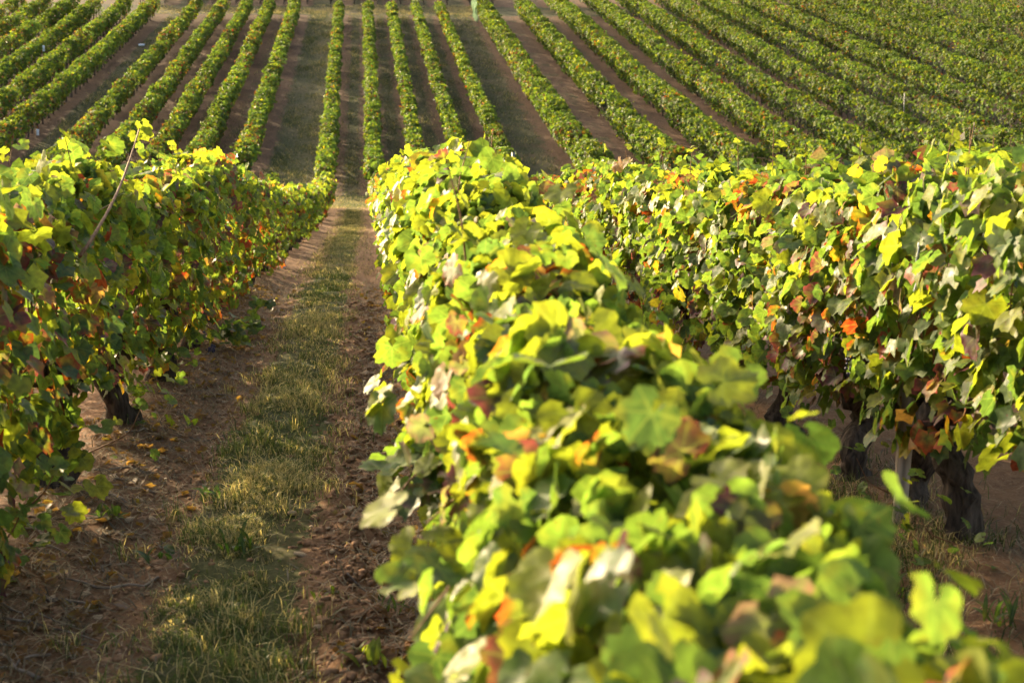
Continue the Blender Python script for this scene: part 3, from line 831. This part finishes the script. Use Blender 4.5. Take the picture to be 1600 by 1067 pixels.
def blade_leaf_mesh(rng, L, w, cl):
    q = np.linspace(0, 1, 5); ww = w * np.array([.35, .9, 1, .7, .03]) / 2
    up = L * (q * .55 - .45 * q ** 2.2); fw = L * q * .95
    V = np.concatenate([np.stack([fw, -ww, up + .25 * ww], -1), np.stack([fw, 0 * ww, up], -1), np.stack([fw, ww, up + .25 * ww], -1)])
    F = []
    for a in (0, 5):
        for i in range(4):
            F += [(a + i, a + i + 1, a + i + 6), (a + i, a + i + 6, a + i + 5)]
    C = np.ones((15, 1)) * np.array(cl) * rng.uniform(.8, 1.2)
    vein = np.zeros(15); vein[5:10] = 1
    me = tri_mesh('leaf', V, np.array(F, np.int32)[:, ::-1], C=C, vein=vein, smooth=True); me.materials.append(M_LEAF)
    return me
def weed(x, y, n, L, w, cl, label, rng):
    b = (x, y, float(gnd(x, y)))
    root = link('weed', None, loc=b); tag(root, label, 'weed', 'weeds on the path')
    ms = [blade_leaf_mesh(rng, L, w, cl) for _ in range(3)]
    for i in range(n):
        o = bpy.data.objects.new('leaf', ms[i % 3]); o.parent = root; col.objects.link(o)
        o.rotation_euler = (rng.uniform(-.2, .2), rng.uniform(-1.15, .0), i * 2.4 + rng.uniform(-.3, .3)); s = rng.uniform(.3, .95); o.scale = (s, s * rng.uniform(.7, 1.3), s)
        o.location = (rng.normal(0, .035), rng.normal(0, .035), .004)
wr = np.random.default_rng(77)
weed(-.62, 5.62, 16, .12, .028, (.05, .10, .02), 'bushy green weed at the left edge of the grass strip', wr)
weed(-.74, 4.84, 10, .10, .035, (.045, .10, .03), 'small weed with bluish leaves on bare earth left of the grass', wr)
weed(-.02, 3.66, 12, .10, .03, (.16, .20, .025), 'pale yellow green weed low on the bare strip near bottom edge', wr)
weed(.04, 4.2, 12, .11, .018, (.045, .09, .02), 'low spreading weed under the blurred vine row', wr)
weed(-.92, 7.26, 5, .09, .04, (.14, .20, .025), 'two upright light green leaves on the left wheel track', wr)
weed(-.16, 4.12, 8, .06, .015, (.09, .13, .02), 'tiny weed on the bare strip right of the grass', wr)
weed(-.77, 3.95, 10, .08, .02, (.10, .14, .03), 'pale weed tuft in litter at the bottom left', wr)
weed(-.45, 4.75, 18, .13, .02, (.04, .09, .016), 'dark green leafy clump inside the grass strip', wr)

weed(1.62, 4.15, 22, .12, .016, (.08, .12, .02), 'feathery weed in the shade below the row at right', wr)
weed(1.80, 3.75, 20, .13, .018, (.05, .09, .02), 'dark weed near the lower right corner of the photo', wr)
weed(-1.0, 5.3, 12, .08, .03, (.05, .09, .02), 'low weed in litter beside the nearest trunk of the left row', wr)

# suckers and leafy shoots that belong to single vines
def shoot(vroot, pts, nleaf, width, types, rng, name='shoot', r=.005, spread=.05, mat=M_CANE):
    base = np.array(vroot.location)
    P = np.asarray(pts, float)
    q = np.linspace(0, 1, 14); t0 = np.linspace(0, 1, len(P))
    C = np.stack([np.interp(q, t0, P[:, k]) for k in range(3)], -1)
    for _ in range(2): C[1:-1] = (C[:-2] + 2 * C[1:-1] + C[2:]) / 4
    V, F = tube(C - base, r * (1.1 - .7 * q), 6, .2, int(rng.integers(999)))
    s = link(name, tri_mesh(name, V, F, smooth=True), mat, vroot)
    for i in range(nleaf):
        u = rng.uniform(.15, 1); p = np.array([np.interp(u, q, C[:, k]) for k in range(3)]) + rng.normal(0, spread, 3)
        put_leaf(s, base, p, rng.normal(0, .5, 3) + np.array([.2, -.3, .9]), rng.normal(0, .7, 3) + np.array([.3, -.3, -.3]), width * rng.uniform(.6, 1.2), int(rng.choice(types)), rng)
    return s
sr = np.random.default_rng(31)
vA = lambda i: vines['A', i][0]
CANEPTS = [(-1.02, 5.15, 1.02), (-.97, 5.27, 1.11), (-.97, 5.71, 1.21), (-.97, 6.02, 1.32), (-.97, 6.31, 1.44)]
# long bare cane rising above the left row with bright leaves at its end
s = shoot(vA(1), CANEPTS, 0, .1, [2], sr, 'cane', .0075)
bA = np.array(vA(1).location); tipc = np.array(CANEPTS[-1])
for p, n_, t_, w_ in ((tipc + (.01, .02, .01), (.6, -.6, .4), (.3, .1, -1), .075), (tipc + (.02, 0, -.02), (.2, -.9, .3), (1, .1, -.3), .06), (tipc + (-.02, 0, -.03), (.2, -.8, .5), (-.4, 0, -.8), .05)):
    put_leaf(s, bA, p, n_, t_, w_, 2, sr)
shoot(vA(1), [CANEPTS[2], (-.98, 5.6, 1.17), (-1.0, 5.45, 1.16)], 1, .05, [2], sr, 'cane', .003, .01)
# leafy shoot sprawling on the path
shoot(vA(4), [(-1.22, 9.7, .12), (-1.05, 9.8, -.05), (-.92, 9.95, -.07), (-.84, 10.4, -.06), (-.79, 11.1, .0)], 46, .085, [1, 1, 0], sr, 'shoot', .005, .05)
# suckers at trunk feet
for (i, x, y, nl, w) in ((0, -1.12, 5.1, 34, .08), (0, -1.10, 4.5, 26, .06), (2, -1.10, 7.15, 40, .065), (3, -1.10, 8.6, 14, .05), (1, -1.02, 6.3, 6, .05)):
    z0 = float(gnd(x, y))
    shoot(vA(i), [(XA, y, z0 + .05), (x - .05, y, z0 + .14), (x, y + .05, z0 + .26)], nl, w, [0, 2, 1, 0], sr, 'sucker', .004, .085)
for (i, x, y, nl, w) in ((0, 1.80, 4.3, 26, .045), (1, 1.85, 5.0, 12, .05)):
    z0 = float(gnd(x, y))
    shoot(vines['C', i][0], [(XC, y, z0 + .03), (x, y, z0 + .1), (x - .05, y, z0 + .2)], nl, w, [2, 0, 1], sr, 'sucker', .003, .09)
# sprays that break the blurred row's outline on the path side
vB = lambda i: vines['B', i][0]
shoot(vB(2), [(.25, 3.0, .85), (.10, 2.9, .82), (.02, 2.85, .74)], 12, .085, [1, 0, 2, 8], sr, 'shoot', .004, .04)
shoot(vB(1), [(.24, 1.95, .97), (.12, 1.87, .95), (.045, 1.8, .88)], 12, .078, [1, 0, 2, 0], sr, 'shoot', .0035, .035)
shoot(vB(2), [(.25, 2.4, .95), (.14, 2.3, .93), (.085, 2.25, .90)], 4, .075, [8, 6, 8], sr, 'shoot', .0035, .015)
shoot(vB(3), [(.25, 4.1, .62), (.12, 4.0, .60), (.03, 3.95, .55)], 7, .085, [8, 1, 6], sr, 'shoot', .004, .03)
shoot(vB(5), [(.25, 6.4, .62), (.12, 6.3, .57), (.05, 6.2, .46)], 12, .075, [0, 2, 1], sr, 'shoot', .004, .03)
# young shoots standing out of the row tops
for rn in 'ABC':
    for (k, i) in [q for q in vines if q[0] == rn]:
        root, head = vines[k, i]; b = np.array(root.location)
        if b[1] > 11 or (rn == 'B' and not 3.5 < b[1] < 6): continue
        for _ in range(2):
            yy = b[1] + sr.uniform(-.55, .55); tz = b[2] + float(np.interp(yy, TOPY, TOPH)); xx = b[0] + sr.uniform(-.14, .14)
            l = sr.uniform(.05, .16); dx, dy = sr.normal(0, .05, 2)
            shoot(root, [(xx, yy, tz - .2), (xx + dx * .3, yy + dy * .3, tz - .02), (xx + dx, yy + dy, tz + l)], 5, .052, [2, 2, 0], sr, 'shoot', .0032, .018)
# fallen grape bunches under the left row
for (x, y) in ((-1.16, 10.0), (-1.08, 9.6)):
    o = link('grape_bunch', grape_mesh(sr), M_GRAPE, None, (x, y, float(gnd(x, y)) + .05)); o.rotation_euler = (1.4, 0, sr.uniform(0, 6)); o.scale = (1.2, 1.2, 1.2)
    tag(o, 'dark blue grape bunch lying on the ground by the left row, %s' % ('further from camera' if y > 9.8 else 'nearer to camera'), 'grapes', 'fallen grape bunches')

# ------------------------------------------------------------------ posts, guards, net
def wood_post(x, y, h, r, mat, name, label, group=None, seed=3, lean=(0, 0), sides=9, lump=.14):
    q = np.linspace(0, 1, 9); P = np.stack([lean[0] * q, lean[1] * q, -.1 + (h + .1) * q], -1)
    V, F = tube(P, r * np.ones(9) * (1 - .08 * q), sides, lump, seed)
    V[-1, 2] -= r * .3
    o = link(name, tri_mesh(name, V, F, smooth=sides > 12), mat, None, (x, y, float(gnd(x, y) if y < 48 else gz(y))))
    return tag(o, label, 'post', group)
wood_post(1.90, 4.80, .55, .03, M_POST, 'vine_stake', 'short split pale wooden post between dark trunks at right', sides=7, lump=.35)
wood_post(-1.42, 5.84, 1.30, .012, M_CANE, 'vine_stake', 'thin brown stake poking out of the left row top')
def angle_post(x, y, h, label, w=.045):
    t = .006; prof = [(-w / 2, -w / 2), (w / 2, -w / 2), (w / 2, -w / 2 + t), (-w / 2 + t, -w / 2 + t), (-w / 2 + t, w / 2), (-w / 2, w / 2)]
    V = np.array([(a, b, z) for z in (-.2, h) for a, b in prof]); n = 6
    F = [(i, (i + 1) % n, n + (i + 1) % n) for i in range(n)] + [(i, n + (i + 1) % n, n + i) for i in range(n)]
    F += [(n, n + 1, n + 2), (n, n + 2, n + 3), (n, n + 3, n + 4), (n, n + 4, n + 5)]
    o = link('trellis_post', tri_mesh('trellis_post', V, np.array(F, np.int32)), M_STEEL, None, (x, y, float(gz(y)))); o.rotation_euler.z = .4
    tag(o, label, 'post', 'steel trellis posts')
angle_post(5.36, 52.5, 1.15, 'steel post closing the bottom end of the thin hillside row', .09)
angle_post(25.3, 57.9, 1.42, 'steel post in thick hillside hedge just above near right row', .03)
angle_post(25.1, 65.4, 1.42, 'steel post standing between hillside hedges at upper right', .03)
def guard(x, y, z, h, r, label, lying=False):
    n = 10; th = np.linspace(0, 2 * math.pi, n, endpoint=False); V = []
    for rr, zz in ((r, 0), (r * 1.03, h * .5), (r * .97, h), (r * .85, h), (r * .88, .01)):
        V += [(rr * math.cos(a), rr * math.sin(a), zz) for a in th]
    F = []
    for k in range(4):
        for j in range(n):
            a = k * n + j; b = k * n + (j + 1) % n; F += [(a, b, b + n), (a, b + n, a + n)]
    o = link('vine_guard', tri_mesh('vine_guard', np.array(V), np.array(F, np.int32), smooth=False), M_WHITE, None, (x, y, z + (r if lying else 0)))
    if lying: o.rotation_euler = (0, math.radians(88), .3)
    tag(o, label, 'vine guard', 'white vine guards')
g = lambda y: float(gz(y))
guard(-14.0, 63.2, g(63.2), .26, .06, 'white vine guard at foot of hillside row beside left photo edge')
guard(-13.6, 89.5, g(89.5), .36, .07, 'white vine guard lying flat on the upper left grass aisle', True)
guard(-19.5, 97.5, g(97.5), .40, .055, 'white vine guard highest up among the far left rows')
guard(-17.7, 82.5, g(82.5) + .75, .32, .06, 'white vine guard rising over a leafy top in far left rows')
guard(-1.12, 18.7, g(18.7), .18, .036, 'white vine guard at the foot of the row left of the path')
# white plastic strip caught between leaves of the right row
q = np.linspace(0, 1, 7)
V = np.concatenate([np.stack([.004 * np.sin(q * 9 + k), (.5 - k) * (.016 + .02 * np.abs(np.sin(q * 5))) + .018 * np.sin(q * 4), -.15 * q], -1) for k in (0, 1)])
V = np.concatenate([V, V + np.array([.003, 0, 0])])
F = []
for a, b in ((0, 7), (21, 14), (7, 21), (14, 0)):
    for i in range(6): F += [(a + i, b + i, b + i + 1), (a + i, b + i + 1, a + i + 1)]
o = link('plastic_strip', tri_mesh('plastic_strip', V, np.array(F, np.int32)), M_WHITE, None, (1.715, 4.30, 1.13)); o.rotation_euler.z = -.5
tag(o, 'white plastic strip hanging between leaves of the right row', 'plastic strip')
# green protective net hanging round the top end of the first thick hedge
nx, nz = 26, 16
V = []; F = []
u = np.linspace(0, 1, nx)
px = 8.3 - .55 + .05 * np.sin(u * 17); py = 100.8 + 3.8 * u
for k in range(nz):
    zz = 1.45 * k / (nz - 1)
    V += [(px[i] + .10 * math.sin(k * .5) * (1 - k / nz) + .04 * math.sin(i * 1.3 + k * .6) - .02, py[i] - 100.8, zz + float(gz(py[i])) - float(gz(100.8)) + .02) for i in range(nx)]
V = np.array(V); V[:, 0] -= 7.75
for k in range(nz - 1):
    for i in range(nx - 1):
        a = k * nx + i; F += [(a, a + 1, a + nx + 1), (a, a + nx + 1, a + nx)]
me = tri_mesh('protective_net', V, np.array(F, np.int32))
o = link('protective_net', me, M_NET, None, (7.75, 100.8, g(100.8)))
md = o.modifiers.new('mesh', 'WIREFRAME'); md.thickness = .02; md.use_replace = True
tag(o, 'green protective net hung on the top end of a thick hedge', 'net')
print('objects', len(bpy.data.objects), 'tris', sum(len(m.polygons) * (1 if len(m.polygons) and m.polygons[0].loop_total == 3 else 2) for m in bpy.data.meshes))
